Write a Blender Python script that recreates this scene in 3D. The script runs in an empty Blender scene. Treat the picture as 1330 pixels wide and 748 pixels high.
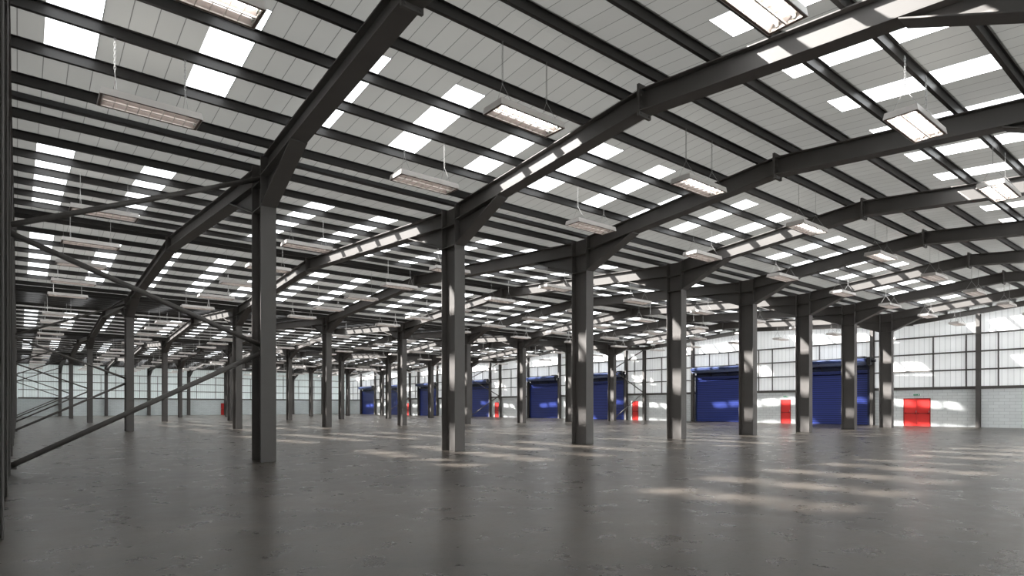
import bpy, math, random
from mathutils import Vector
random.seed(7)
SC = bpy.context.scene
COL = SC.collection

# ------------------------------------------------------------------ dimensions
CAM_H = 1.443
U0, BAY, NB = 5.085, 6.0, 8          # first frame, bay length, number of frames
V0, L = 16.80, 25.306                # front column row, span
D, W = 0.79, 0.395                   # column depth / flange width
TF, TW = 0.03, 0.03
RW = 0.20                            # rafter half flange
LINES = [V0 + L * i for i in range(5)]            # A B C D E
UL, UR = -0.30, 52.22                # centres of the end frames
UWL, UWR = -0.62, 52.52              # inner faces of the end walls
VZ, VR0 = 1.10, 8.95                 # row beside the camera, first ridge
RIDGE_T = 8.64                       # rafter top at the ridge
RD = 0.53                            # rafter depth
PUR = 0.19                           # purlin depth
DADO = 2.80
FR_U = [U0 + BAY * i for i in range(NB)]
ORD = ['first', 'second', 'third', 'fourth', 'fifth', 'sixth', 'seventh', 'eighth', 'ninth', 'tenth',
       'eleventh', 'twelfth', 'thirteenth', 'fourteenth', 'fifteenth', 'sixteenth', 'seventeenth', 'eighteenth',
       'nineteenth', 'twentieth', 'twenty-first', 'twenty-second', 'twenty-third', 'twenty-fourth']

# slopes: (v low end, v ridge, slope per metre, span index)
SPANS = [dict(lo=VZ, hi=V0, ridge=VR0, s=0.0902)]
for i in range(4):
    SPANS.append(dict(lo=LINES[i], hi=LINES[i + 1], ridge=LINES[i] + L / 2, s=0.062))
SPAN_NAME = ['span over the camera', 'second span', 'third span', 'fourth span', 'farthest span']

def top_h(v, sp):
    return RIDGE_T - sp['s'] * abs(v - sp['ridge'])

# ------------------------------------------------------------------ helpers
class MB:
    def __init__(s):
        s.v = []; s.f = []; s.m = []
    def add(s, vs, fs, mi=0):
        o = len(s.v); s.v += [tuple(p) for p in vs]
        s.f += [tuple(i + o for i in f) for f in fs]; s.m += [mi] * len(fs)
        return s
    def box(s, x0, x1, y0, y1, z0, z1, mi=0):
        vs = [(x0, y0, z0), (x1, y0, z0), (x1, y1, z0), (x0, y1, z0), (x0, y0, z1), (x1, y0, z1), (x1, y1, z1), (x0, y1, z1)]
        return s.hexa(vs, mi)
    def hexa(s, vs, mi=0):
        return s.add(vs, [(0, 3, 2, 1), (4, 5, 6, 7), (0, 1, 5, 4), (1, 2, 6, 5), (2, 3, 7, 6), (3, 0, 4, 7)], mi)
    def slab(s, x0, x1, ya, yb, za0, zb0, za1, zb1, mi=0):
        """box whose bottom/top heights differ between ya and yb"""
        return s.hexa([(x0, ya, za0), (x1, ya, za0), (x1, yb, zb0), (x0, yb, zb0),
                       (x0, ya, za1), (x1, ya, za1), (x1, yb, zb1), (x0, yb, zb1)], mi)
    def prism(s, poly, x0, x1, mi=0):
        """polygon in (y,z) extruded along x"""
        n = len(poly)
        vs = [(x0, y, z) for y, z in poly] + [(x1, y, z) for y, z in poly]
        fs = [tuple(range(n))[::-1], tuple(range(n, 2 * n))]
        fs += [(i, (i + 1) % n, n + (i + 1) % n, n + i) for i in range(n)]
        return s.add(vs, fs, mi)
    def tube(s, p, q, r, n=8, mi=0, cap=True):
        p = Vector(p); q = Vector(q); d = (q - p).normalized()
        a = d.cross(Vector((0, 0, 1)))
        if a.length < 1e-3: a = d.cross(Vector((1, 0, 0)))
        a.normalize(); b = d.cross(a)
        ring = [a * math.cos(2 * math.pi * k / n) * r + b * math.sin(2 * math.pi * k / n) * r for k in range(n)]
        vs = [p + c for c in ring] + [q + c for c in ring]
        fs = [(k, n + k, n + (k + 1) % n, (k + 1) % n) for k in range(n)]
        if cap: fs += [tuple(range(n)), tuple(range(2 * n - 1, n - 1, -1))]
        return s.add(vs, fs, mi)
    def mesh(s, name, mats):
        me = bpy.data.meshes.new(name)
        me.from_pydata(s.v, [], s.f)
        if not isinstance(mats, (list, tuple)): mats = [mats]
        for m in mats: me.materials.append(m)
        if len(mats) > 1:
            me.polygons.foreach_set('material_index', s.m)
        me.update()
        return me
    def build(s, name, mats, parent=None, loc=(0, 0, 0), smooth=False):
        me = s.mesh(name, mats)
        import bmesh
        bm = bmesh.new(); bm.from_mesh(me); bmesh.ops.recalc_face_normals(bm, faces=bm.faces); bm.to_mesh(me); bm.free()
        if smooth:
            for p in me.polygons: p.use_smooth = True
        return link(name, me, parent, loc)

def link(name, data, parent=None, loc=(0, 0, 0)):
    o = bpy.data.objects.new(name, data); COL.objects.link(o)
    o.location = loc
    if parent: o.parent = parent
    return o

def tag(o, label=None, cat=None, group=None, kind=None):
    if label: o['label'] = label
    if cat: o['category'] = cat
    if group: o['group'] = group
    if kind: o['kind'] = kind
    return o

def bevel(o, w=0.006, seg=1):
    m = o.modifiers.new('bevel', 'BEVEL'); m.width = w; m.segments = seg; m.limit_method = 'ANGLE'
    return o

# ------------------------------------------------------------------ materials
def new_mat(name):
    m = bpy.data.materials.new(name); m.use_nodes = True
    nt = m.node_tree; b = nt.nodes['Principled BSDF']
    return m, nt, b
def N(nt, t, **kw):
    n = nt.nodes.new(t)
    for k, v in kw.items(): setattr(n, k, v)
    return n
def simple(name, col, rough=0.5, metal=0.0, noise=0.0, scale=3.0):
    m, nt, b = new_mat(name)
    b.inputs['Roughness'].default_value = rough; b.inputs['Metallic'].default_value = metal
    if noise:
        tc = N(nt, 'ShaderNodeTexCoord'); nz = N(nt, 'ShaderNodeTexNoise'); nz.inputs['Scale'].default_value = scale
        nz.inputs['Detail'].default_value = 5
        nt.links.new(tc.outputs['Object'], nz.inputs['Vector'])
        mx = N(nt, 'ShaderNodeMix', data_type='RGBA')
        mx.inputs['A'].default_value = [c * (1 - noise) for c in col] + [1]
        mx.inputs['B'].default_value = [min(1, c * (1 + noise)) for c in col] + [1]
        nt.links.new(nz.outputs['Fac'], mx.inputs['Factor'])
        nt.links.new(mx.outputs['Result'], b.inputs['Base Color'])
    else:
        b.inputs['Base Color'].default_value = (*col, 1)
    return m

ROOF_TR, CLAD_TR = 0.021, 0.048  # translucency added to make roof and wall sheets glow brighter inside
M = {}
M['steel'] = simple('dark_grey_painted_steel', (0.105, 0.0960, 0.0905), 0.62, 0.0, 0.12, 2.0)
M['purlin'] = simple('dark_purlin_steel', (0.034, 0.031, 0.030), 0.5, 0.0, 0.10, 3.0)
M['valley_trim'] = simple('valley_trim_steel', (0.05, 0.05, 0.052), 0.5)
M['lamp_body'] = simple('lamp_housing_enamel', (0.60, 0.56, 0.535), 0.4, 0.0, 0.05)
M['lamp_edge'] = simple('lamp_frame_brown', (0.16, 0.11, 0.095), 0.4)
M['reflector'] = simple('lamp_reflector', (0.74, 0.665, 0.635), 0.35, 0.1)
M['blade'] = simple('lamp_blade', (0.86, 0.82, 0.79), 0.3, 0.3)
M['chain'] = simple('chain_steel', (0.34, 0.335, 0.33), 0.4, 0.3)
M['blue_dark'] = simple('blue_dark_steel', (0.010, 0.017, 0.06), 0.4)
M['blue_hood'] = simple('blue_barrel_steel', (0.018, 0.034, 0.12), 0.45)
M['blue_coil'] = simple('blue_coil_painted_sheen', (0.16, 0.20, 0.36), 0.30)  # paler than the slats: sheen and sunlight put into the colour
M['black'] = simple('black_plastic', (0.012, 0.012, 0.016), 0.4)
M['chrome'] = simple('door_hardware', (0.55, 0.52, 0.50), 0.3, 0.8)
M['red'] = simple('red_door_paint', (0.88, 0.050, 0.045), 0.38)
M['red_dark'] = simple('red_frame_paint', (0.38, 0.018, 0.018), 0.45)
M['sign_green'] = simple('sign_green', (0.03, 0.30, 0.16), 0.4)
M['sign_white'] = simple('sign_white', (0.85, 0.90, 0.86), 0.4)
def emit(name, col, st):
    m = bpy.data.materials.new(name); m.use_nodes = True; nt = m.node_tree
    for n in list(nt.nodes): nt.nodes.remove(n)
    e = N(nt, 'ShaderNodeEmission'); o = N(nt, 'ShaderNodeOutputMaterial')
    e.inputs['Color'].default_value = (*col, 1); e.inputs['Strength'].default_value = st
    nt.links.new(e.outputs[0], o.inputs[0]); return m
M['tube_on'] = emit('lamp_tube_lit', (1.0, 0.96, 0.90), 6.0)
M['tube_dim'] = emit('lamp_tube_dim', (1.0, 0.93, 0.88), 0.75)

# rooflight pane: clear GRP, lets sun and sky through and scatters a little
def make_pane():
    m = bpy.data.materials.new('rooflight_pane'); m.use_nodes = True; nt = m.node_tree
    for n in list(nt.nodes): nt.nodes.remove(n)
    t = N(nt, 'ShaderNodeBsdfTransparent'); t.inputs[0].default_value = (0.30, 0.307, 0.31, 1)
    d = N(nt, 'ShaderNodeBsdfTranslucent'); d.inputs[0].default_value = (0.9, 0.93, 0.95, 1)
    mx = N(nt, 'ShaderNodeMixShader'); mx.inputs[0].default_value = 0.03
    o = N(nt, 'ShaderNodeOutputMaterial')
    nt.links.new(t.outputs[0], mx.inputs[1]); nt.links.new(d.outputs[0], mx.inputs[2]); nt.links.new(mx.outputs[0], o.inputs[0])
    return m
M['pane'] = make_pane()

# panel sheets with fine seams every `pitch` along an axis
def make_sheet(name, col, axis, pitch, seam_w, seam_dark, rough=0.45, offset=0.0, horiz=None, var=0.04, trans=0.0):
    m, nt, b = new_mat(name); b.inputs['Roughness'].default_value = rough
    tc = N(nt, 'ShaderNodeTexCoord'); sp = N(nt, 'ShaderNodeSeparateXYZ')
    nt.links.new(tc.outputs['Object'], sp.inputs[0])
    def line(out, p, off, w):
        a = N(nt, 'ShaderNodeMath', operation='SUBTRACT'); a.inputs[1].default_value = off
        nt.links.new(sp.outputs[out], a.inputs[0])
        d_ = N(nt, 'ShaderNodeMath', operation='DIVIDE'); d_.inputs[1].default_value = p; nt.links.new(a.outputs[0], d_.inputs[0])
        f_ = N(nt, 'ShaderNodeMath', operation='FRACT'); nt.links.new(d_.outputs[0], f_.inputs[0])
        c = N(nt, 'ShaderNodeMath', operation='LESS_THAN'); c.inputs[1].default_value = w / p; nt.links.new(f_.outputs[0], c.inputs[0])
        fl = N(nt, 'ShaderNodeMath', operation='FLOOR'); nt.links.new(d_.outputs[0], fl.inputs[0])
        return c, fl
    c, fl = line(axis, pitch, offset, seam_w)
    wn = N(nt, 'ShaderNodeTexWhiteNoise', noise_dimensions='1D'); nt.links.new(fl.outputs[0], wn.inputs['W'])
    mx = N(nt, 'ShaderNodeMix', data_type='RGBA')
    mx.inputs['A'].default_value = [k * (1 - var) for k in col] + [1]; mx.inputs['B'].default_value = [min(1, k * (1 + var)) for k in col] + [1]
    nt.links.new(wn.outputs['Value'], mx.inputs['Factor'])
    nz = N(nt, 'ShaderNodeTexNoise'); nz.inputs['Scale'].default_value = 0.9; nz.inputs['Detail'].default_value = 4
    nt.links.new(tc.outputs['Object'], nz.inputs['Vector'])
    mr = N(nt, 'ShaderNodeMapRange'); mr.inputs['To Min'].default_value = 0.92; mr.inputs['To Max'].default_value = 1.06
    nt.links.new(nz.outputs['Fac'], mr.inputs['Value'])
    ml = N(nt, 'ShaderNodeMix', data_type='RGBA', blend_type='MULTIPLY'); ml.inputs['Factor'].default_value = 1
    nt.links.new(mx.outputs['Result'], ml.inputs['A']); nt.links.new(mr.outputs[0], ml.inputs['B'])
    m2 = N(nt, 'ShaderNodeMix', data_type='RGBA'); m2.inputs['B'].default_value = (*[k * seam_dark for k in col], 1)
    nt.links.new(ml.outputs['Result'], m2.inputs['A']); nt.links.new(c.outputs[0], m2.inputs['Factor'])
    nt.links.new(m2.outputs['Result'], b.inputs['Base Color'])
    if trans:  # added see-through glow that lifts the sheet's brightness
        tr = N(nt, 'ShaderNodeBsdfTranslucent'); nt.links.new(m2.outputs['Result'], tr.inputs[0])
        ms = N(nt, 'ShaderNodeMixShader'); ms.inputs[0].default_value = trans
        nt.links.new(b.outputs[0], ms.inputs[1]); nt.links.new(tr.outputs[0], ms.inputs[2])
        nt.links.new(ms.outputs[0], nt.nodes['Material Output'].inputs[0])
    return m
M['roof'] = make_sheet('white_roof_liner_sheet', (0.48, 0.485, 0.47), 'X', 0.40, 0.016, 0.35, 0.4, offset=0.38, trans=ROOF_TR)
M['clad_gable'] = make_sheet('white_wall_liner_gable', (0.86, 0.865, 0.86), 'Y', 0.33, 0.022, 0.55, 0.45, trans=CLAD_TR)
M['clad_left'] = make_sheet('white_wall_liner_left', (0.80, 0.80, 0.79), 'Y', 0.33, 0.022, 0.55, 0.45)
M['clad_side'] = make_sheet('white_wall_liner_side', (0.76, 0.84, 0.84), 'X', 0.33, 0.022, 0.55, 0.45, trans=0.018)
M['shutter'] = make_sheet('blue_shutter_slats', (0.034, 0.056, 0.28), 'Z', 0.175, 0.06, 0.45, 0.35, var=0.03)

def make_block(name, axis, col):
    m, nt, b = new_mat(name); b.inputs['Roughness'].default_value = 0.5
    tc = N(nt, 'ShaderNodeTexCoord'); sp = N(nt, 'ShaderNodeSeparateXYZ'); cb = N(nt, 'ShaderNodeCombineXYZ')
    nt.links.new(tc.outputs['Object'], sp.inputs[0]); nt.links.new(sp.outputs[axis], cb.inputs[0]); nt.links.new(sp.outputs['Z'], cb.inputs[1])
    br = N(nt, 'ShaderNodeTexBrick'); br.inputs['Scale'].default_value = 1.0
    br.inputs['Brick Width'].default_value = 0.60; br.inputs['Row Height'].default_value = 0.225
    br.inputs['Mortar Size'].default_value = 0.008; br.inputs['Mortar Smooth'].default_value = 0.2
    br.inputs['Color1'].default_value = (*col, 1); br.inputs['Color2'].default_value = (*[c * 0.93 for c in col], 1)
    br.inputs['Mortar'].default_value = (*[c * 0.62 for c in col], 1)
    nt.links.new(cb.outputs[0], br.inputs['Vector']); nt.links.new(br.outputs['Color'], b.inputs['Base Color'])
    return m
M['block_gable'] = make_block('painted_blockwork_gable', 'Y', (0.86, 0.89, 0.89))
M['block_side'] = make_block('painted_blockwork_side', 'X', (0.84, 0.90, 0.90))

def make_floor():
    m, nt, b = new_mat('polished_concrete')
    tc = N(nt, 'ShaderNodeTexCoord')
    def noise(sc, det, rough=0.6, vec=None, dist=0.0):
        n = N(nt, 'ShaderNodeTexNoise'); n.inputs['Scale'].default_value = sc; n.inputs['Detail'].default_value = det
        n.inputs['Roughness'].default_value = rough; n.inputs['Distortion'].default_value = dist
        nt.links.new(vec or tc.outputs['Object'], n.inputs['Vector']); return n
    big = noise(0.35, 5, 0.6, dist=0.6); mid = noise(1.6, 10, 0.68, dist=0.2); fine = noise(30, 4, 0.7)
    cr = N(nt, 'ShaderNodeValToRGB'); cr.color_ramp.elements[0].position = 0.38; cr.color_ramp.elements[1].position = 0.62
    cr.color_ramp.elements[0].color = (0.044, 0.0365, 0.0305, 1); cr.color_ramp.elements[1].color = (0.126, 0.108, 0.093, 1)
    mm = N(nt, 'ShaderNodeMath', operation='ADD'); ms = N(nt, 'ShaderNodeMath', operation='MULTIPLY'); ms.inputs[1].default_value = 0.5
    nt.links.new(big.outputs['Fac'], mm.inputs[0]); nt.links.new(mid.outputs['Fac'], mm.inputs[1])
    nt.links.new(mm.outputs[0], ms.inputs[0]); nt.links.new(ms.outputs[0], cr.inputs[0])
    # small dark pits and scuffs
    pit = N(nt, 'ShaderNodeValToRGB'); pit.color_ramp.elements[0].position = 0.36; pit.color_ramp.elements[1].position = 0.46
    pit.color_ramp.elements[0].color = (0.74, 0.74, 0.74, 1); pit.color_ramp.elements[1].color = (1, 1, 1, 1)
    pn = noise(16.0, 5, 0.7, dist=0.3); nt.links.new(pn.outputs['Fac'], pit.inputs[0])
    mu = N(nt, 'ShaderNodeMix', data_type='RGBA', blend_type='MULTIPLY'); mu.inputs['Factor'].default_value = 1
    nt.links.new(cr.outputs[0], mu.inputs['A']); nt.links.new(pit.outputs[0], mu.inputs['B'])
    nt.links.new(mu.outputs['Result'], b.inputs['Base Color'])
    rr = N(nt, 'ShaderNodeMapRange'); rr.inputs['From Min'].default_value = 0.3; rr.inputs['From Max'].default_value = 0.7; rr.inputs['To Min'].default_value = 0.24; rr.inputs['To Max'].default_value = 0.36
    nt.links.new(mid.outputs['Fac'], rr.inputs['Value']); nt.links.new(rr.outputs[0], b.inputs['Roughness'])
    bp = N(nt, 'ShaderNodeBump'); bp.inputs['Strength'].default_value = 0.06; bp.inputs['Distance'].default_value = 0.02
    ad = N(nt, 'ShaderNodeMath', operation='ADD'); nt.links.new(mid.outputs['Fac'], ad.inputs[0])
    f2 = N(nt, 'ShaderNodeMath', operation='MULTIPLY'); f2.inputs[1].default_value = 0.6; nt.links.new(fine.outputs['Fac'], f2.inputs[0]); nt.links.new(f2.outputs[0], ad.inputs[1])
    nt.links.new(ad.outputs[0], bp.inputs['Height']); nt.links.new(bp.outputs[0], b.inputs['Normal'])
    b.inputs['IOR'].default_value = 1.36; b.inputs['Specular IOR Level'].default_value = 0.5
    return m
M['floor'] = make_floor()

# ------------------------------------------------------------------ the setting
VE = LINES[4] + 0.62                 # inner face of the far side wall
FW_TOP = 6.8  # top of unseen openings added behind the camera for extra daylight
VB = -11.55                          # wall behind the camera
UL_OUT, UR_OUT = UWL - 0.25, UWR + 0.25
tag(MB().box(UL_OUT, UR_OUT, VB - 0.25, VE + 0.25, -0.2, 0).build('floor', M['floor']), kind='structure')

# ceiling slopes with rooflight openings
PANE_W, PANE_P, PANE_0 = 0.80, 2.40, 0.38
pane_us = [PANE_0 + PANE_P * k for k in range(22) if PANE_0 + PANE_P * k + PANE_W < UWR]
slopes = []
zs = dict(lo=VZ - L, hi=VZ, ridge=VZ - L / 2, s=0.062)
slopes.append((zs, zs['ridge'], zs['hi'], 1))
for sp in SPANS:
    slopes.append((sp, sp['ridge'], sp['lo'], -1)); slopes.append((sp, sp['ridge'], sp['hi'], 1))
ceil = MB(); npane = 0
T_SH = 0.07
for (sp, rv, ev, sg) in slopes:
    half = abs(ev - rv)
    p0, p1 = (2.42, 5.72) if sp is SPANS[0] else (2.0, 10.25)
    def hs(v): return top_h(v, sp) + PUR
    def piece(u0, u1, a, b):
        va, vb = rv + sg * a, rv + sg * b
        if abs(b - a) < 1e-6: return
        ceil.add([(u0, va, hs(va)), (u1, va, hs(va)), (u1, vb, hs(vb)), (u0, vb, hs(vb))], [(0, 1, 2, 3)])
    gut = 0.0
    u = UL_OUT
    for pu in pane_us:
        piece(u, pu, 0, half - gut)
        piece(pu, pu + PANE_W, 0, p0); piece(pu, pu + PANE_W, p1, half - gut)
        u = pu + PANE_W
        npane += 1
        va, vb = rv + sg * p0, rv + sg * p1
        o = MB().slab(pu, pu + PANE_W, va, vb, hs(va) + 0.03, hs(vb) + 0.03, hs(va) + 0.035, hs(vb) + 0.035)
        # single skin: keep only the lower face so light crosses it once
        o.f = [o.f[0]]; o.m = [0]
        o.build('window_%d' % npane, M['pane'])
    piece(u, UR_OUT, 0, half - gut)
hx = top_h(LINES[4], SPANS[4]) + PUR
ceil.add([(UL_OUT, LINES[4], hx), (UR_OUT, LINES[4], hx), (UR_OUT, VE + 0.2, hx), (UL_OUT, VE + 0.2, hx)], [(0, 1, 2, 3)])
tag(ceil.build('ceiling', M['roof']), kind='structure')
for o in COL.objects:
    if o.name.startswith('window_'): o['kind'] = 'structure'
# valley trim strips, added to cover the roof gap and block leaking light
for i, v in enumerate([VZ] + LINES):
    hv = top_h(v, SPANS[max(0, i - 1) if i else 0]) + PUR
    g = MB(); g.box(UL_OUT, UR_OUT, v - 0.10, v + 0.10, 7.855 + PUR - 0.02, 7.94 + PUR + 0.02)
    o = g.build('trim_%d' % (i + 1), M['valley_trim']); tag(o, kind='structure')

# end walls: cladding with a gabled top, blockwork below
def profile(v0, v1, dh):
    pts = []
    segs = [zs] + SPANS
    brk = sorted({s['lo'] for s in segs} | {s['ridge'] for s in segs} | {s['hi'] for s in segs} | {v0, v1})
    for v in brk:
        if v < v0 or v > v1: continue
        sp = ([s for s in segs if s['lo'] - 1e-6 <= v <= s['hi'] + 1e-6] or [SPANS[-1]])[0]
        pts.append((v, top_h(v, sp) + dh))
    return pts
def end_wall(name, x0, x1, matc, matb, openings, xb0, xb1):
    prof = profile(VB, VE + 0.2, PUR + T_SH * 0.6)
    m = MB()
    for (va, ha), (vb, hb) in zip(prof, prof[1:]):
        xi = x0 if x0 > 0 else x1
        m.add([(xi, va, DADO), (xi, vb, DADO), (xi, vb, hb), (xi, va, ha)], [(0, 1, 2, 3)])
    root = m.build(name, matc); tag(root, kind='structure')
    b = MB(); v = VB
    for (a, c, h) in sorted(openings):
        b.box(xb0, xb1, v, a, 0, DADO)
        if h < DADO: b.box(xb0, xb1, a, c, h, DADO)
        v = c
    b.box(xb0, xb1, v, VE + 0.2, 0, DADO)
    b.build('blockwork', matb, root)
    return root

ROLL = [(19.9, 25.3), (30.45, 35.8), (44.98, 50.4), (55.65, 61.1), (69.9, 75.3), (83.95, 89.4), (95.4, 100.8), (105.9, 111.5)]
RED = [(15.75, 17.52), (26.25, 27.15), (43.1, 43.95), (67.9, 68.8), (92.95, 93.85)]
ops = [(a, b, DADO) for a, b in ROLL] + [(a, b, 2.08) for a, b in RED]
end_wall('wall_right', UWR, UWR + 0.2, M['clad_gable'], M['block_gable'], ops, UWR - 0.08, UWR + 0.2)
end_wall('wall_left', UWL - 0.2, UWL, M['clad_left'], M['block_gable'], [], UWL - 0.2, UWL + 0.08)
hE = top_h(LINES[4], SPANS[4]) + PUR
w = MB().add([(UL_OUT, VE, DADO), (UR_OUT, VE, DADO), (UR_OUT, VE, hE + 0.1), (UL_OUT, VE, hE + 0.1)], [(0, 1, 2, 3)]).build('wall_back', M['clad_side']); tag(w, kind='structure')
REDE = (28.4, 29.4)
b = MB(); b.box(UL_OUT, REDE[0], VE - 0.08, VE + 0.2, 0, DADO); b.box(REDE[1], UR_OUT, VE - 0.08, VE + 0.2, 0, DADO)
b.box(REDE[0], REDE[1], VE - 0.08, VE + 0.2, 2.08, DADO); b.build('blockwork', M['block_side'], w)
m = MB(); m.box(UL_OUT, UR_OUT, VB - 0.2, VB, 0, 0.3); m.box(UL_OUT, UR_OUT, VB - 0.2, VB, FW_TOP, RIDGE_T + PUR)
m.box(UL_OUT, U0 + BAY * 4, VB - 0.2, VB, 0.3, FW_TOP)
for q in range(4, NB + 1):  # piers between the added daylight openings, far half only
    uu = U0 + BAY * q - 0.25; m.box(max(uu, UL_OUT), min(uu + 0.5, UR_OUT), VB - 0.2, VB, 0.3, FW_TOP)
w = m.build('wall_front', M['clad_side']); tag(w, kind='structure')

# ------------------------------------------------------------------ steel columns
def ibeam(m, u, v, z0, z1, depth_axis='v', d=D, w=W, tf=TF, tw=TW):
    if depth_axis == 'v':
        m.box(u - w / 2, u + w / 2, v - d / 2, v - d / 2 + tf, z0, z1)
        m.box(u - w / 2, u + w / 2, v + d / 2 - tf, v + d / 2, z0, z1)
        m.box(u - tw / 2, u + tw / 2, v - d / 2 + tf, v + d / 2 - tf, z0, z1)
    else:
        m.box(u - d / 2, u - d / 2 + tf, v - w / 2, v + w / 2, z0, z1)
        m.box(u + d / 2 - tf, u + d / 2, v - w / 2, v + w / 2, z0, z1)
        m.box(u - d / 2 + tf, u + d / 2 - tf, v - tw / 2, v + tw / 2, z0, z1)
    return m
H_HAUNCH = 6.65
def soffit(v, sp): return top_h(v, sp) - RD

COLMESH = {}
def column(u, v, h, label, group, z_h=H_HAUNCH, half=None):
    key = round(h, 3)
    if key not in COLMESH:
        a = bevel(ibeam(MB(), 0, 0, 0.0, h).build('steel_column', M['steel']), 0.004)
        pl = MB()
        for s in (-1, 1):
            x0, x1 = (TW / 2, W / 2 - 0.004) if s > 0 else (-W / 2 + 0.004, -TW / 2)
            pl.box(x0, x1, -D / 2 + TF, D / 2 - TF, z_h - 0.012, z_h + 0.012)
            pl.box(x0, x1, -D / 2 + TF, D / 2 - TF, h - 0.62, h - 0.60)
        b = pl.build('stiffener_plate', M['steel'], a)
        COLMESH[key] = (a, b); o = a
    else:
        a, b = COLMESH[key]
        o = a.copy(); COL.objects.link(o)
        c = b.copy(); COL.objects.link(c); c.parent = o
    o.location = (u, v, 0)
    tag(o, label, 'column', group)
    return o
ROWN = ['front row', 'second row', 'third row', 'fourth row']
def end_ord(i, n):
    if i == 0: return 'leftmost'
    if i == n - 1: return 'last on the right'
    return ORD[i] + ' from the left'
for r in range(4):
    for i in range(NB):
        lab = 'dark grey steel I-section column, %s in the %s of columns' % (end_ord(i, NB), ROWN[r])
        column(FR_U[i], LINES[r], top_h(LINES[r], SPANS[r]), lab, 'steel columns of the %s' % ROWN[r])
for i in range(NB):
    column(FR_U[i], LINES[4], top_h(LINES[4], SPANS[4]),
           'dark steel column against the long back wall, %s there' % end_ord(i, NB), 'columns against the back wall')
for i in range(1, NB):
    column(FR_U[i], VZ, top_h(VZ, SPANS[0]), 'dark steel column of the row beside the camera, %s one' % ORD[i - 1], 'columns beside the camera')

# ------------------------------------------------------------------ rafters
RAFT = {}
def rafter(u, si, sg, label, group, haunch=True):
    """one half of a portal rafter with haunch and bolted ridge plate"""
    sp = SPANS[si]; ev = sp['hi'] if sg > 0 else sp['lo']
    key = (0 if si == 0 else 1, sg, haunch)
    def build():
        rv = 0.0; half = abs(ev - sp['ridge'])
        face = half - D / 2
        s = sp['s']
        def t(a): return RIDGE_T - s * a
        m = MB(); a0, a1 = 0.03, face
        y0, y1 = sg * a0, sg * a1
        for (d0, d1, x) in ((0, TF, 0.14), (RD - TF, RD, RW), (TF, RD - TF, 0.012)):
            m.slab(-x, x, y0, y1, t(a0) - d1, t(a1) - d1, t(a0) - d0, t(a1) - d0)
        root = bevel(m.build('roof_rafter', M['steel']), 0.004)
        if haunch:
            k = face - 2.22
            hb = H_HAUNCH
            h = MB()
            tk, tf_ = t(k) - RD, t(face) - RD
            h.prism([(sg * k, tk - 0.001), (sg * face, tf_ - 0.001), (sg * face, hb + TF)], -0.012, 0.012)
            h.slab(-RW, RW, sg * k, sg * face, tk - TF, hb, tk, hb + TF)
            bevel(h.build('haunch', M['steel'], root), 0.004)
        e = MB(); e.box(-RW - 0.01, RW + 0.01, *sorted((0.0, sg * 0.032)), t(0) - RD - 0.10, t(0) + 0.09)
        for bx in (-0.14, 0.14):
            for bz in (0.0, 0.14, 0.28, 0.42, 0.56):
                zz = t(0) - RD - 0.05 + bz
                if -RD + 0.05 < zz - t(0) < -0.05 or True:
                    e.box(bx - 0.018, bx + 0.018, *sorted((sg * 0.032, sg * 0.055)), zz - 0.018, zz + 0.018)
        e.build('ridge_plate', M['steel'], root)
        return root
    if key not in RAFT:
        RAFT[key] = o = build()
    else:
        src = RAFT[key]; o = src.copy(); COL.objects.link(o)
        for ch in src.children:
            c = ch.copy(); COL.objects.link(c); c.parent = o
    o.location = (u, sp['ridge'], 0)
    tag(o, label, 'roof beam', group)
    return o
for si in range(5):
    for i in range(NB):
        for sg in (-1, 1):
            side = ('near' if sg < 0 else 'far')
            lab = 'dark steel roof rafter on %s slope of %s, %s' % (side, SPAN_NAME[si], end_ord(i, NB))
            rafter(FR_U[i], si, sg, lab, 'roof rafters of the ' + SPAN_NAME[si])

# end-frame rafters beside the two end walls
for si in range(5):
    for sg in (-1, 1):
        for uu, nm in ((UL, 'left'), (UR, 'right')):
            side = ('near' if sg < 0 else 'far')
            sp = SPANS[si]; ev = sp['hi'] if sg > 0 else sp['lo']
            m = MB(); half = abs(ev - sp['ridge'])
            def t(a): return RIDGE_T - sp['s'] * a
            for (d0, d1, x) in ((0, .025, .12), (.325, .35, .12), (.025, .325, .01)):
                m.slab(-x, x, 0, sg * half, t(0) - d1, t(half) - d1, t(0) - d0, t(half) - d0)
            o = m.build('gable_rafter', M['steel'], None, (uu + (0.08 if nm == 'left' else 0), sp['ridge'], 0))
            tag(o, 'slim dark rafter along top of %s end wall, %s slope of %s' % (nm, side, SPAN_NAME[si]), 'roof beam', 'rafters along the %s end wall' % nm)

# ------------------------------------------------------------------ purlins
def zed(m, x0, x1, y, h0, d=PUR, f=0.075, t=0.006):
    m.box(x0, x1, y - t, y, h0, h0 + d)
    m.box(x0, x1, y, y + f, h0, h0 + t); m.box(x0, x1, y - f, y, h0 + d - t, h0 + d)
    m.box(x0, x1, y + f - t, y + f, h0, h0 + 0.02)
    return m
pmesh = zed(MB(), UL - 0.1, UR + 0.1, 0, 0).mesh('purlin', M['purlin'])
for si, sp in enumerate(SPANS):
    half = (sp['hi'] - sp['lo']) / 2
    for sg in (-1, 1):
        a, stp = (0.5, 1.30) if si == 0 else (0.35, 1.65); k = 0
        hlf = abs((sp['hi'] if sg > 0 else sp['lo']) - sp['ridge'])
        while a < hlf - 0.30:
            v = sp['ridge'] + sg * a
            o = link('roof_purlin', pmesh, None, (0, v, top_h(v, sp) + 0.002))
            side = 'near' if sg < 0 else 'far'
            pos = 'closest to the ridge' if k == 0 else ORD[k] + ' from the ridge'
            tag(o, 'long dark roof purlin, %s on %s slope of %s' % (pos, side, SPAN_NAME[si]), 'roof purlin',
                'roof purlins of the ' + SPAN_NAME[si])
            a += stp; k += 1

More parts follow.
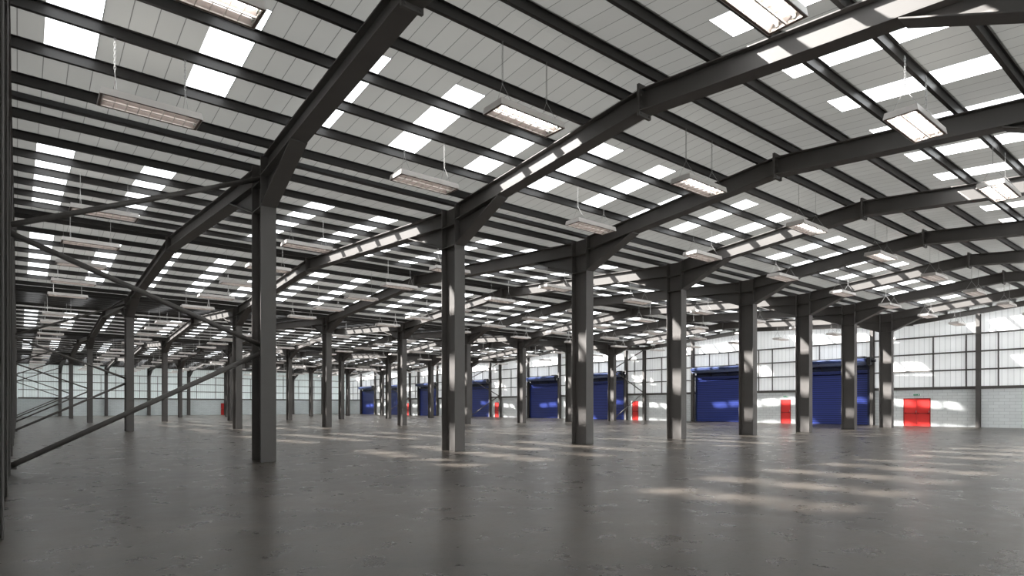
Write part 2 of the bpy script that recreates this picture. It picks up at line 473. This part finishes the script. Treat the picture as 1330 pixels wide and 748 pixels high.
# ------------------------------------------------------------------ end-wall posts, rails and struts
POSTS = [12.8, 19.62, 36.05, 42.1, 44.62, 55.3, 61.3, 67.3, 69.62, 83.7, 89.6, 92.5, 105.6, 111.7]
pl_sorted = POSTS
def wall_h(v, sub=0.36):
    for sp in SPANS:
        if sp['lo'] <= v <= sp['hi']: return top_h(v, sp) - sub
    return 7.7
for i, v in enumerate(POSTS):
    m = ibeam(MB(), 0, 0, 0, wall_h(v), 'u', 0.36, 0.24, 0.02, 0.02)
    o = bevel(m.build('wall_post', M['steel'], None, (UR - 0.02, v, 0)), 0.004)
    pos = 'rightmost' if i == 0 else ORD[i] + ' from the right'
    tag(o, 'dark steel post standing against the right end wall, %s' % pos, 'post', 'posts of the right end wall')
for i, v in enumerate([8.75, 12.76, 16.8, 23.1, 29.4, 36.0, 42.1, 48.5, 54.7, 61.0, 67.4, 73.7, 80.0, 86.4, 92.7, 99.0, 105.4, 111.7]):
    m = ibeam(MB(), 0, 0, 0, wall_h(v), 'u', 0.36, 0.24, 0.02, 0.02)
    o = bevel(m.build('wall_post', M['steel'], None, (UL, v, 0)), 0.004)
    tag(o, 'dark steel post at the left edge of the hall, %s' % ('nearest' if i == 0 else ORD[i] + ' nearest'), 'post', 'posts of the left end wall')
RAILS = [(2.80, 0.20, 'lowest and heaviest'), (4.08, 0.10, 'second from the bottom'), (5.35, 0.10, 'third from the bottom'), (6.60, 0.10, 'topmost')]
for h, t, nm in RAILS:
    m = MB(); x1 = UWR; x0 = UWR - 0.14
    z0, z1 = h - t / 2, h + t / 2
    m.box(x0, x1, VB, VE - 0.1, z1 - 0.012, z1); m.box(x0, x1, VB, VE - 0.1, z0, z0 + 0.012); m.box(x0, x0 + 0.012, VB, VE - 0.1, z0 + 0.012, z1 - 0.012)
    if h > 3:
        o = m.build('wall_rail', M['steel']); tag(o, 'long dark wall rail on the right end wall, %s' % nm, 'wall rail', 'rails of the right end wall')
    else:
        # the dado rail stops at the shutters
        v = VB
        for q, (a, b_) in enumerate(ROLL + [(VE - 0.1, 0)]):
            o = MB().box(x0, x1, v, a, z0, z1).build('wall_rail', M['steel']); v = b_
            tag(o, 'heavy dark rail above the blockwork of right end wall, %s piece from right' % ORD[q], 'wall rail', 'rails of the right end wall')
    m = MB().box(UWL, UWL + 0.12, 6, VE - 0.1, z0, z1)
    o = m.build('wall_rail', M['steel']); tag(o, 'dark wall rail on the left end wall, %s' % nm, 'wall rail', 'rails of the left end wall')
    m = MB().box(UL + 0.3, UR - 0.3, VE - 0.14, VE, z0, z1)
    o = m.build('wall_rail', M['steel']); tag(o, 'long dark wall rail on the back wall, %s' % nm, 'wall rail', 'rails of the back wall')
THIN = [11.72, 13.56, 15.57, 27.9, 29.2, 37.9, 39.98, 43.6, 53.0, 51.6, 62.9, 65.1, 77.4, 80.5, 91.0, 102.6, 104.2, 113.6, 115.8]
THIN = sorted(THIN)
for i, v in enumerate(THIN):
    m = MB().box(-0.03, 0.03, -0.04, 0.04, 2.9, 6.6)
    o = m.build('wall_strut', M['steel'], None, (UWR - 0.12, v, 0))
    tag(o, 'thin dark vertical strut between rails of right end wall, %s from right' % ORD[i], 'strut', 'thin struts of the right end wall')
k = 1
for a, b_ in ROLL:
    for f_ in (0.33, 0.72):
        v = a + (b_ - a) * f_
        o = MB().box(-0.03, 0.03, -0.03, 0.03, 5.35, 6.6).build('wall_strut', M['steel'], None, (UWR - 0.12, v, 0))
        tag(o, 'short thin strut above blue shutter, %s from right along the end wall' % ORD[k - 1], 'strut', 'short struts above the shutters'); k += 1
us = [0.6, 2.4, 9.24, 10.42, 12.42, 15.81]
for q in range(2, NB):
    us += [FR_U[q] + 1.35, FR_U[q] + 4.4]
for i, u in enumerate(us):
    if u > UR - 0.6: continue
    o = MB().box(-0.035, 0.035, -0.03, 0.03, 2.9, 6.6 + (0.9 if i % 3 == 1 else 0)).build('wall_strut', M['steel'], None, (u, VE - 0.12, 0))
    tag(o, 'thin dark vertical strut on the back wall, %s from left' % ORD[i], 'strut', 'thin struts of the back wall')

# ------------------------------------------------------------------ bracing
def brace(p, q, r, label, group):
    m = MB().tube((0, 0, 0), Vector(q) - Vector(p), r, 10)
    d = (Vector(q) - Vector(p)).normalized()
    o = m.build('steel_brace', M['steel'], None, p, smooth=False)
    for f in o.data.polygons[:10]: f.use_smooth = True
    for e in (Vector((0, 0, 0)), Vector(q) - Vector(p)):
        MB().box(e.x - 0.10, e.x + 0.10, -0.01, 0.01, e.z - 0.08, e.z + 0.08).build('gusset_plate', M['steel'], o)
    tag(o, label, 'brace', group)
BR = 0.062
for r in range(5):
    v = LINES[r]; rn = (ROWN + ['back wall'])[r]
    a, b_ = -0.12, U0 - W / 2 + 0.15
    z = [(b_, 7.50), (a, 5.22), (b_, 2.97), (a, 0.10)]
    zn = ['top', 'middle', 'lowest']
    for j in range(3):
        p, q = z[j], z[j + 1]
        p = (p[0], p[1] - (0.09 if j else 0)); q = (q[0], q[1] + 0.09)
        brace((p[0], v, p[1]), (q[0], v, q[1]), BR, '%s sloping steel tube brace at left end of the %s' % (zn[j], rn), 'zigzag braces at the left end')
    if 1 <= r <= 3:
        a, b_ = UR - 0.15, FR_U[-1] + W / 2 - 0.15
        z = [(a, 7.50), (b_, 5.22), (a, 2.97), (b_, 0.10)]
        for j in range(3):
            p, q = z[j], z[j + 1]
            brace((p[0], v, p[1]), (q[0], v, q[1]), 0.05, '%s sloping tube brace at right end of the %s' % (zn[j], rn), 'zigzag braces at the right end')

# ------------------------------------------------------------------ roller shutters
def roller(n, a, b_):
    x = UWR - 0.14; top = 4.42; w = b_ - a
    root = MB().box(x, x + 0.05, a + 0.08, b_ - 0.08, 0.0, top).build('door_%d' % n, M['shutter'])
    tag(root, kind='structure')
    for y0, y1 in ((a - 0.02, a + 0.12), (b_ - 0.12, b_ + 0.02)):
        bevel(MB().box(x - 0.08, x + 0.13, y0, y1, 0, 4.55).build('guide_rail', M['blue_dark'], root))
    # coil on its barrel, its lit look put into a paler blue, and lintel
    m = MB(); m.tube((x - 0.42, a - 0.05, 5.0), (x - 0.42, b_ + 0.05, 5.0), 0.27, 20)
    br = m.build('shutter_coil', M['blue_coil'], root, smooth=False)
    for f in br.data.polygons[:20]: f.use_smooth = True
    # hood: sloping top sheet, front lip, stays
    hd = MB()
    hd.hexa([(x - 0.80, a - 0.06, 5.16), (x + 0.10, a - 0.06, 5.32), (x + 0.10, b_ + 0.06, 5.32), (x - 0.80, b_ + 0.06, 5.16),
             (x - 0.80, a - 0.06, 5.18), (x + 0.10, a - 0.06, 5.34), (x + 0.10, b_ + 0.06, 5.34), (x - 0.80, b_ + 0.06, 5.18)])
    hd.box(x - 0.82, x - 0.79, a - 0.06, b_ + 0.06, 4.98, 5.19)
    hd.build('hood', M['blue_hood'], root)
    lt = MB(); lt.box(x + 0.06, x + 0.13, a, b_, 4.52, 5.30); lt.box(x - 0.16, x + 0.02, a - 0.02, b_ + 0.02, 4.50, 4.58); lt.box(x - 0.04, x + 0.02, a, b_, 4.36, 4.50)
    lt.build('lintel', M['blue_dark'], root)
    for i in range(4):
        v = a - 0.05 + (w + 0.1) * i / 3
        s = MB(); s.tube((x - 0.80, v, 5.06), (x - 0.02, v, 4.40), 0.035, 6); s.tube((x - 0.80, v, 5.10), (x + 0.05, v, 5.24), 0.03, 6)
        s.tube((x - 0.76, v, 5.0), (x - 0.10, v, 4.62), 0.02, 6)
        s.build('stay', M['black'], root)
    mt = MB(); mt.box(x - 0.75, x - 0.15, a - 0.34, a - 0.06, 4.72, 5.30); mt.tube((x - 0.45, a - 0.62, 5.05), (x - 0.45, a - 0.3, 5.05), 0.12, 10)
    mt.box(x - 0.55, x - 0.2, a + 0.1, a + 0.7, 5.30, 5.42)
    bevel(mt.build('drive_motor', M['black'], root))
    return root
for i, (a, b_) in enumerate(ROLL): roller(i + 1, a, b_)

# ------------------------------------------------------------------ red doors and signs
def red_door(n, a, b_, double, axis='u'):
    H_ = 2.08
    def B(m, d0, d1, s0, s1, z0, z1):          # d: out of wall into the hall (positive), s: along wall
        if axis == 'u': return m.box(UWR - 0.08 - d1, UWR - 0.08 - d0, s0, s1, z0, z1)
        return m.box(s0, s1, VE - 0.08 - d1, VE - 0.08 - d0, z0, z1)
    fr = MB(); B(fr, -0.04, 0.03, a, a + 0.05, 0, H_); B(fr, -0.04, 0.03, b_ - 0.05, b_, 0, H_); B(fr, -0.04, 0.03, a + 0.05, b_ - 0.05, H_ - 0.05, H_)
    B(fr, -0.12, -0.04, a, b_, 0, H_)
    root = fr.build('door_%d' % n, M['red_dark']); tag(root, kind='structure')
    leaves = [(a + 0.05, (a + b_) / 2 - 0.004), ((a + b_) / 2 + 0.004, b_ - 0.05)] if double else [(a + 0.05, b_ - 0.05)]
    for (s0, s1) in leaves:
        lf = MB(); B(lf, -0.03, 0.005, s0 + 0.003, s1 - 0.003, 0.008, H_ - 0.055)
        le = bevel(lf.build('door_leaf', M['red'], root))
        h = MB(); B(h, 0.06, 0.10, s0 + 0.06, s1 - 0.06, 0.93, 0.98); B(h, 0.005, 0.10, s0 + 0.05, s0 + 0.11, 0.90, 1.01); B(h, 0.005, 0.10, s1 - 0.11, s1 - 0.05, 0.90, 1.01)
        h.build('panic_bar', M['red_dark'], le)
        h = MB(); B(h, 0.005, 0.03, s0 + 0.02, s0 + 0.06, 1.02, 1.16); h.build('handle', M['chrome'], le)
        for z in (0.25, 1.0, 1.75):
            pass
    return root
nd = len(ROLL)
for i, (a, b_) in enumerate(RED): red_door(nd + 1 + i, a, b_, i == 0)
red_door(nd + 1 + len(RED), REDE[0], REDE[1], False, 'v')

def exit_sign(v, label, wid=0.46):
    x = UWR - 0.08
    r = bevel(MB().box(x - 0.05, x, v - wid / 2, v + wid / 2, 2.26, 2.42).build('exit_sign', M['sign_white']), 0.004)
    f = MB(); f.box(x - 0.054, x - 0.050, v - wid / 2 + 0.02, v + wid / 2 - 0.02, 2.28, 2.40)
    f.build('sign_face', M['sign_green'], r)
    g = MB(); xx0, xx1 = x - 0.058, x - 0.054
    # running figure, door and arrow pictograms in white (seen from the hall: larger v is to the left)
    c = v + 0.11
    g.box(xx0, xx1, c - 0.012, c + 0.012, 2.335, 2.365); g.box(xx0, xx1, c - 0.009, c + 0.009, 2.372, 2.388)
    g.box(xx0, xx1, c - 0.045, c - 0.01, 2.345, 2.353); g.box(xx0, xx1, c + 0.01, c + 0.035, 2.350, 2.358)
    g.box(xx0, xx1, c - 0.035, c - 0.01, 2.300, 2.335); g.box(xx0, xx1, c + 0.008, c + 0.03, 2.300, 2.330)
    c = v - 0.02
    g.box(xx0, xx1, c - 0.006, c + 0.006, 2.30, 2.385)
    g.prism([(c - 0.035, 2.33), (c + 0.035, 2.33), (c, 2.295)], xx0, xx1)
    c = v - 0.13
    g.box(xx0, xx1, c - 0.035, c + 0.035, 2.295, 2.385)
    g.build('pictogram', M['sign_white'], r)
    tag(r, label, 'sign', 'exit signs above the red doors')
exit_sign(16.63, 'small green exit sign above the red double door')
exit_sign(26.7, 'small green exit sign above the right single red door between shutters', 0.42)

# ------------------------------------------------------------------ hanging lamps
LL, LWD, LH = 1.68, 0.60, 0.13
def lamp_shell():
    m = MB(); x, y = LL / 2, LWD / 2
    t = 0.012
    # top tray, four flared skirts
    m.box(-x + 0.03, x - 0.03, -y + 0.03, y - 0.03, LH - t, LH)
    for s in (-1, 1):
        m.hexa([(-x, s * y, 0), (x, s * y, 0), (x, s * (y - t), 0), (-x, s * (y - t), 0),
                (-x + 0.02, s * (y - 0.02), LH), (x - 0.02, s * (y - 0.02), LH), (x - 0.02, s * (y - 0.02 - t), LH), (-x + 0.02, s * (y - 0.02 - t), LH)])
        m.hexa([(s * x, -y + t, 0), (s * (x - t), -y + t, 0), (s * (x - t), y - t, 0), (s * x, y - t, 0),
                (s * (x - 0.02), -y + 0.02 + t, LH), (s * (x - 0.02 - t), -y + 0.02 + t, LH), (s * (x - 0.02 - t), y - 0.02 - t, LH), (s * (x - 0.02), y - 0.02 - t, LH)])
    return m
def lamp_frame():
    m = MB(); x, y = LL / 2 - 0.014, LWD / 2 - 0.014
    for s in (-1, 1):
        m.box(-x, x, *sorted((s * y, s * (y - 0.03))), -0.004, 0.012)
        m.box(*sorted((s * x, s * (x - 0.03))), -y + 0.03, y - 0.03, -0.004, 0.012)
    return m
def lamp_reflector():
    m = MB(); x = LL / 2 - 0.06
    # two W-shaped troughs
    prof = [(-0.255, 0.012), (-0.20, 0.105), (-0.08, 0.105), (0, 0.03), (0.08, 0.105), (0.20, 0.105), (0.255, 0.012)]
    for (ya, za), (yb, zb) in zip(prof, prof[1:]):
        m.slab(-x, x, ya, yb, za, zb, za + 0.006, zb + 0.006)
    return m
def lamp_louvre():
    m = MB(); x = LL / 2 - 0.06
    n = 8
    for i in range(n + 1):
        u = -x + 2 * x * i / n
        for c in (-0.13, 0.13):
            m.prism([(c - 0.115, 0.0), (c + 0.115, 0.0), (c + 0.095, 0.045), (c + 0.03, 0.028), (c - 0.03, 0.028), (c - 0.095, 0.045)], u - 0.004, u + 0.004)
    m.box(-x, x, -0.012, 0.012, 0.0, 0.028)
    for s in (-1, 1): m.box(-x, x, *sorted((s * 0.247, s * 0.255)), 0.0, 0.02)
    return m
def lamp_tube(c):
    m = MB(); x = LL / 2 - 0.09
    m.tube((-x, c, 0.071), (x, c, 0.071), 0.016, 10)
    return m
def sockets():
    m = MB(); x = LL / 2 - 0.09
    for c in (-0.13, 0.13):
        for s in (-1, 1): m.box(*sorted((s * x, s * (x + 0.03))), c - 0.02, c + 0.02, 0.03, 0.105)
    return m
def chain_mb(u, drop, r=0.007, links=False):
    m = MB(); ring = 0.44
    for s in (-1, 1):
        m.tube((u, s * 0.27, LH), (u, 0, LH + ring), r, 5, cap=False)
    if links:
        z = LH + ring; k = 0
        while z < LH + drop:
            z1 = min(z + 0.055, LH + drop)
            dx, dy = (0.013, 0) if k % 2 else (0, 0.013)
            for s in (-1, 1): m.tube((u + s * dx, s * dy, z - 0.008), (u + s * dx, s * dy, z1 + 0.008), 0.005, 5, cap=False)
            z = z1; k += 1
    else:
        m.tube((u, 0, LH + ring), (u, 0, LH + drop), r, 5, cap=False)
    return m
ME = {}
ME['shell'] = lamp_shell(); ME['frame'] = lamp_frame(); ME['refl'] = lamp_reflector(); ME['louv'] = lamp_louvre()
def rec(mb, name, mat): 
    o = mb.build(name, mat); me = o.data; bpy.data.objects.remove(o); return me
ME = dict(shell=rec(ME['shell'], 'lamp_housing', M['lamp_body']), frame=rec(ME['frame'], 'lamp_frame', M['lamp_edge']),
          refl=rec(ME['refl'], 'lamp_reflector', M['reflector']), louv=rec(ME['louv'], 'lamp_louvre', M['blade']),
          sock=rec(sockets(), 'lamp_sockets', M['sign_white']),
          on_a=rec(lamp_tube(-0.13), 'lamp_tube', M['tube_on']), on_b=rec(lamp_tube(0.13), 'lamp_tube', M['tube_on']),
          dim_a=rec(lamp_tube(-0.13), 'lamp_tube', M['tube_dim']), dim_b=rec(lamp_tube(0.13), 'lamp_tube', M['tube_dim']))
CH = {}
def chain_mesh(drop, links, far):
    key = (round(drop, 3), links, far)
    if key not in CH:
        r = 0.005
        CH[key] = [rec(chain_mb(u, drop, r, links), 'suspension_chain', M['chain']) for u in (-0.58, 0.58)]
    return CH[key]
FAR_LAMP = {}
def far_mesh(drop):
    key = round(drop, 3)
    if key not in FAR_LAMP:
        m = MB()
        for mb, mi in ((lamp_shell(), 0), (lamp_frame(), 1), (lamp_reflector(), 2), (lamp_louvre(), 3), (lamp_tube(-0.13), 4), (lamp_tube(0.13), 4),
                       (chain_mb(-0.58, drop, 0.009), 5), (chain_mb(0.58, drop, 0.009), 5)):
            m.add(mb.v, mb.f, mi)
        o = m.build('hanging_lamp', [M['lamp_body'], M['lamp_edge'], M['reflector'], M['blade'], M['tube_dim'], M['chain']])
        FAR_LAMP[key] = o.data; bpy.data.objects.remove(o)
    return FAR_LAMP[key]
ROWS = [(4.45, 7.03, 0), (9.45, 7.20, 0), (13.36, 7.03, 0)]
for si in range(1, 5):
    for off in (4.60, 8.95, 13.05, 17.40, 21.65):
        ROWS.append((LINES[si - 1] + off, 7.05, si))
for ri, (v, h, si) in enumerate(ROWS):
    sp = SPANS[si]
    drop = top_h(v, sp) - h - LH + 0.012
    for k in range(9):
        u = 1.97 + BAY * k - (0.25 if k == 8 else 0)
        on = 2 if ri == 0 else (1 if (ri == 1 and k < 5) else 0)
        state = {2: 'both tubes bright', 1: 'one tube bright', 0: 'dim inside'}[on]
        lab = 'hanging louvred lamp, %s, %s in %s row from the camera' % (state, end_ord(k, 9).replace('from the left', 'from left'), ORD[ri])
        grp = 'louvred lamps hanging in rows under the roof'
        near = math.hypot(u, v) < 34
        if near:
            root = link('hanging_lamp', ME['shell'], None, (u, v, h))
            link('lamp_frame', ME['frame'], root); rf = link('reflector', ME['refl'], root); link('louvre', ME['louv'], root)
            link('socket', ME['sock'], root)
            link('lamp_tube', ME['on_a' if on else 'dim_a'], root); link('lamp_tube', ME['on_b' if on == 2 else 'dim_b'], root)
            for cm in chain_mesh(drop, math.hypot(u, v) < 20, False): link('suspension_chain', cm, root)
        else:
            root = link('hanging_lamp', far_mesh(drop), None, (u, v, h))
        tag(root, lab, 'hanging lamp', grp)

# ------------------------------------------------------------------ light
wd = bpy.data.worlds.new('sky'); SC.world = wd; wd.use_nodes = True
bg = wd.node_tree.nodes['Background']
bg.inputs[0].default_value = (0.97, 0.99, 1.0, 1); bg.inputs[1].default_value = 3.8
sun = bpy.data.lights.new('sun', 'SUN'); sun.energy = 27.0; sun.angle = math.radians(2.3); sun.color = (1.0, 0.965, 0.92)
so = bpy.data.objects.new('sun', sun); COL.objects.link(so)
d = Vector((1.0, -0.93, -1.05)).normalized()
so.rotation_euler = d.to_track_quat('-Z', 'Y').to_euler(); so.location = (0, 40, 30)

# ------------------------------------------------------------------ camera
cam = bpy.data.cameras.new('camera'); co = bpy.data.objects.new('camera', cam); COL.objects.link(co)
a = math.radians(51.0864)
f_px = 794.849
cam.sensor_fit = 'HORIZONTAL'; cam.sensor_width = 36.0; cam.lens = f_px / 1330 * 36
cam.shift_x = 0.0; cam.shift_y = (528.28 - 374.0) / 1330
cam.clip_start = 0.05; cam.clip_end = 400
co.location = (0, 0, CAM_H)
fwd = Vector((math.cos(a), math.sin(a), 0)); co.rotation_euler = fwd.to_track_quat('-Z', 'Y').to_euler()
SC.camera = co

SC.view_settings.view_transform = 'Standard'; SC.view_settings.look = 'None'
SC.view_settings.gamma = 1; SC.view_settings.use_curve_mapping = False
SC.view_settings.exposure = 1.4
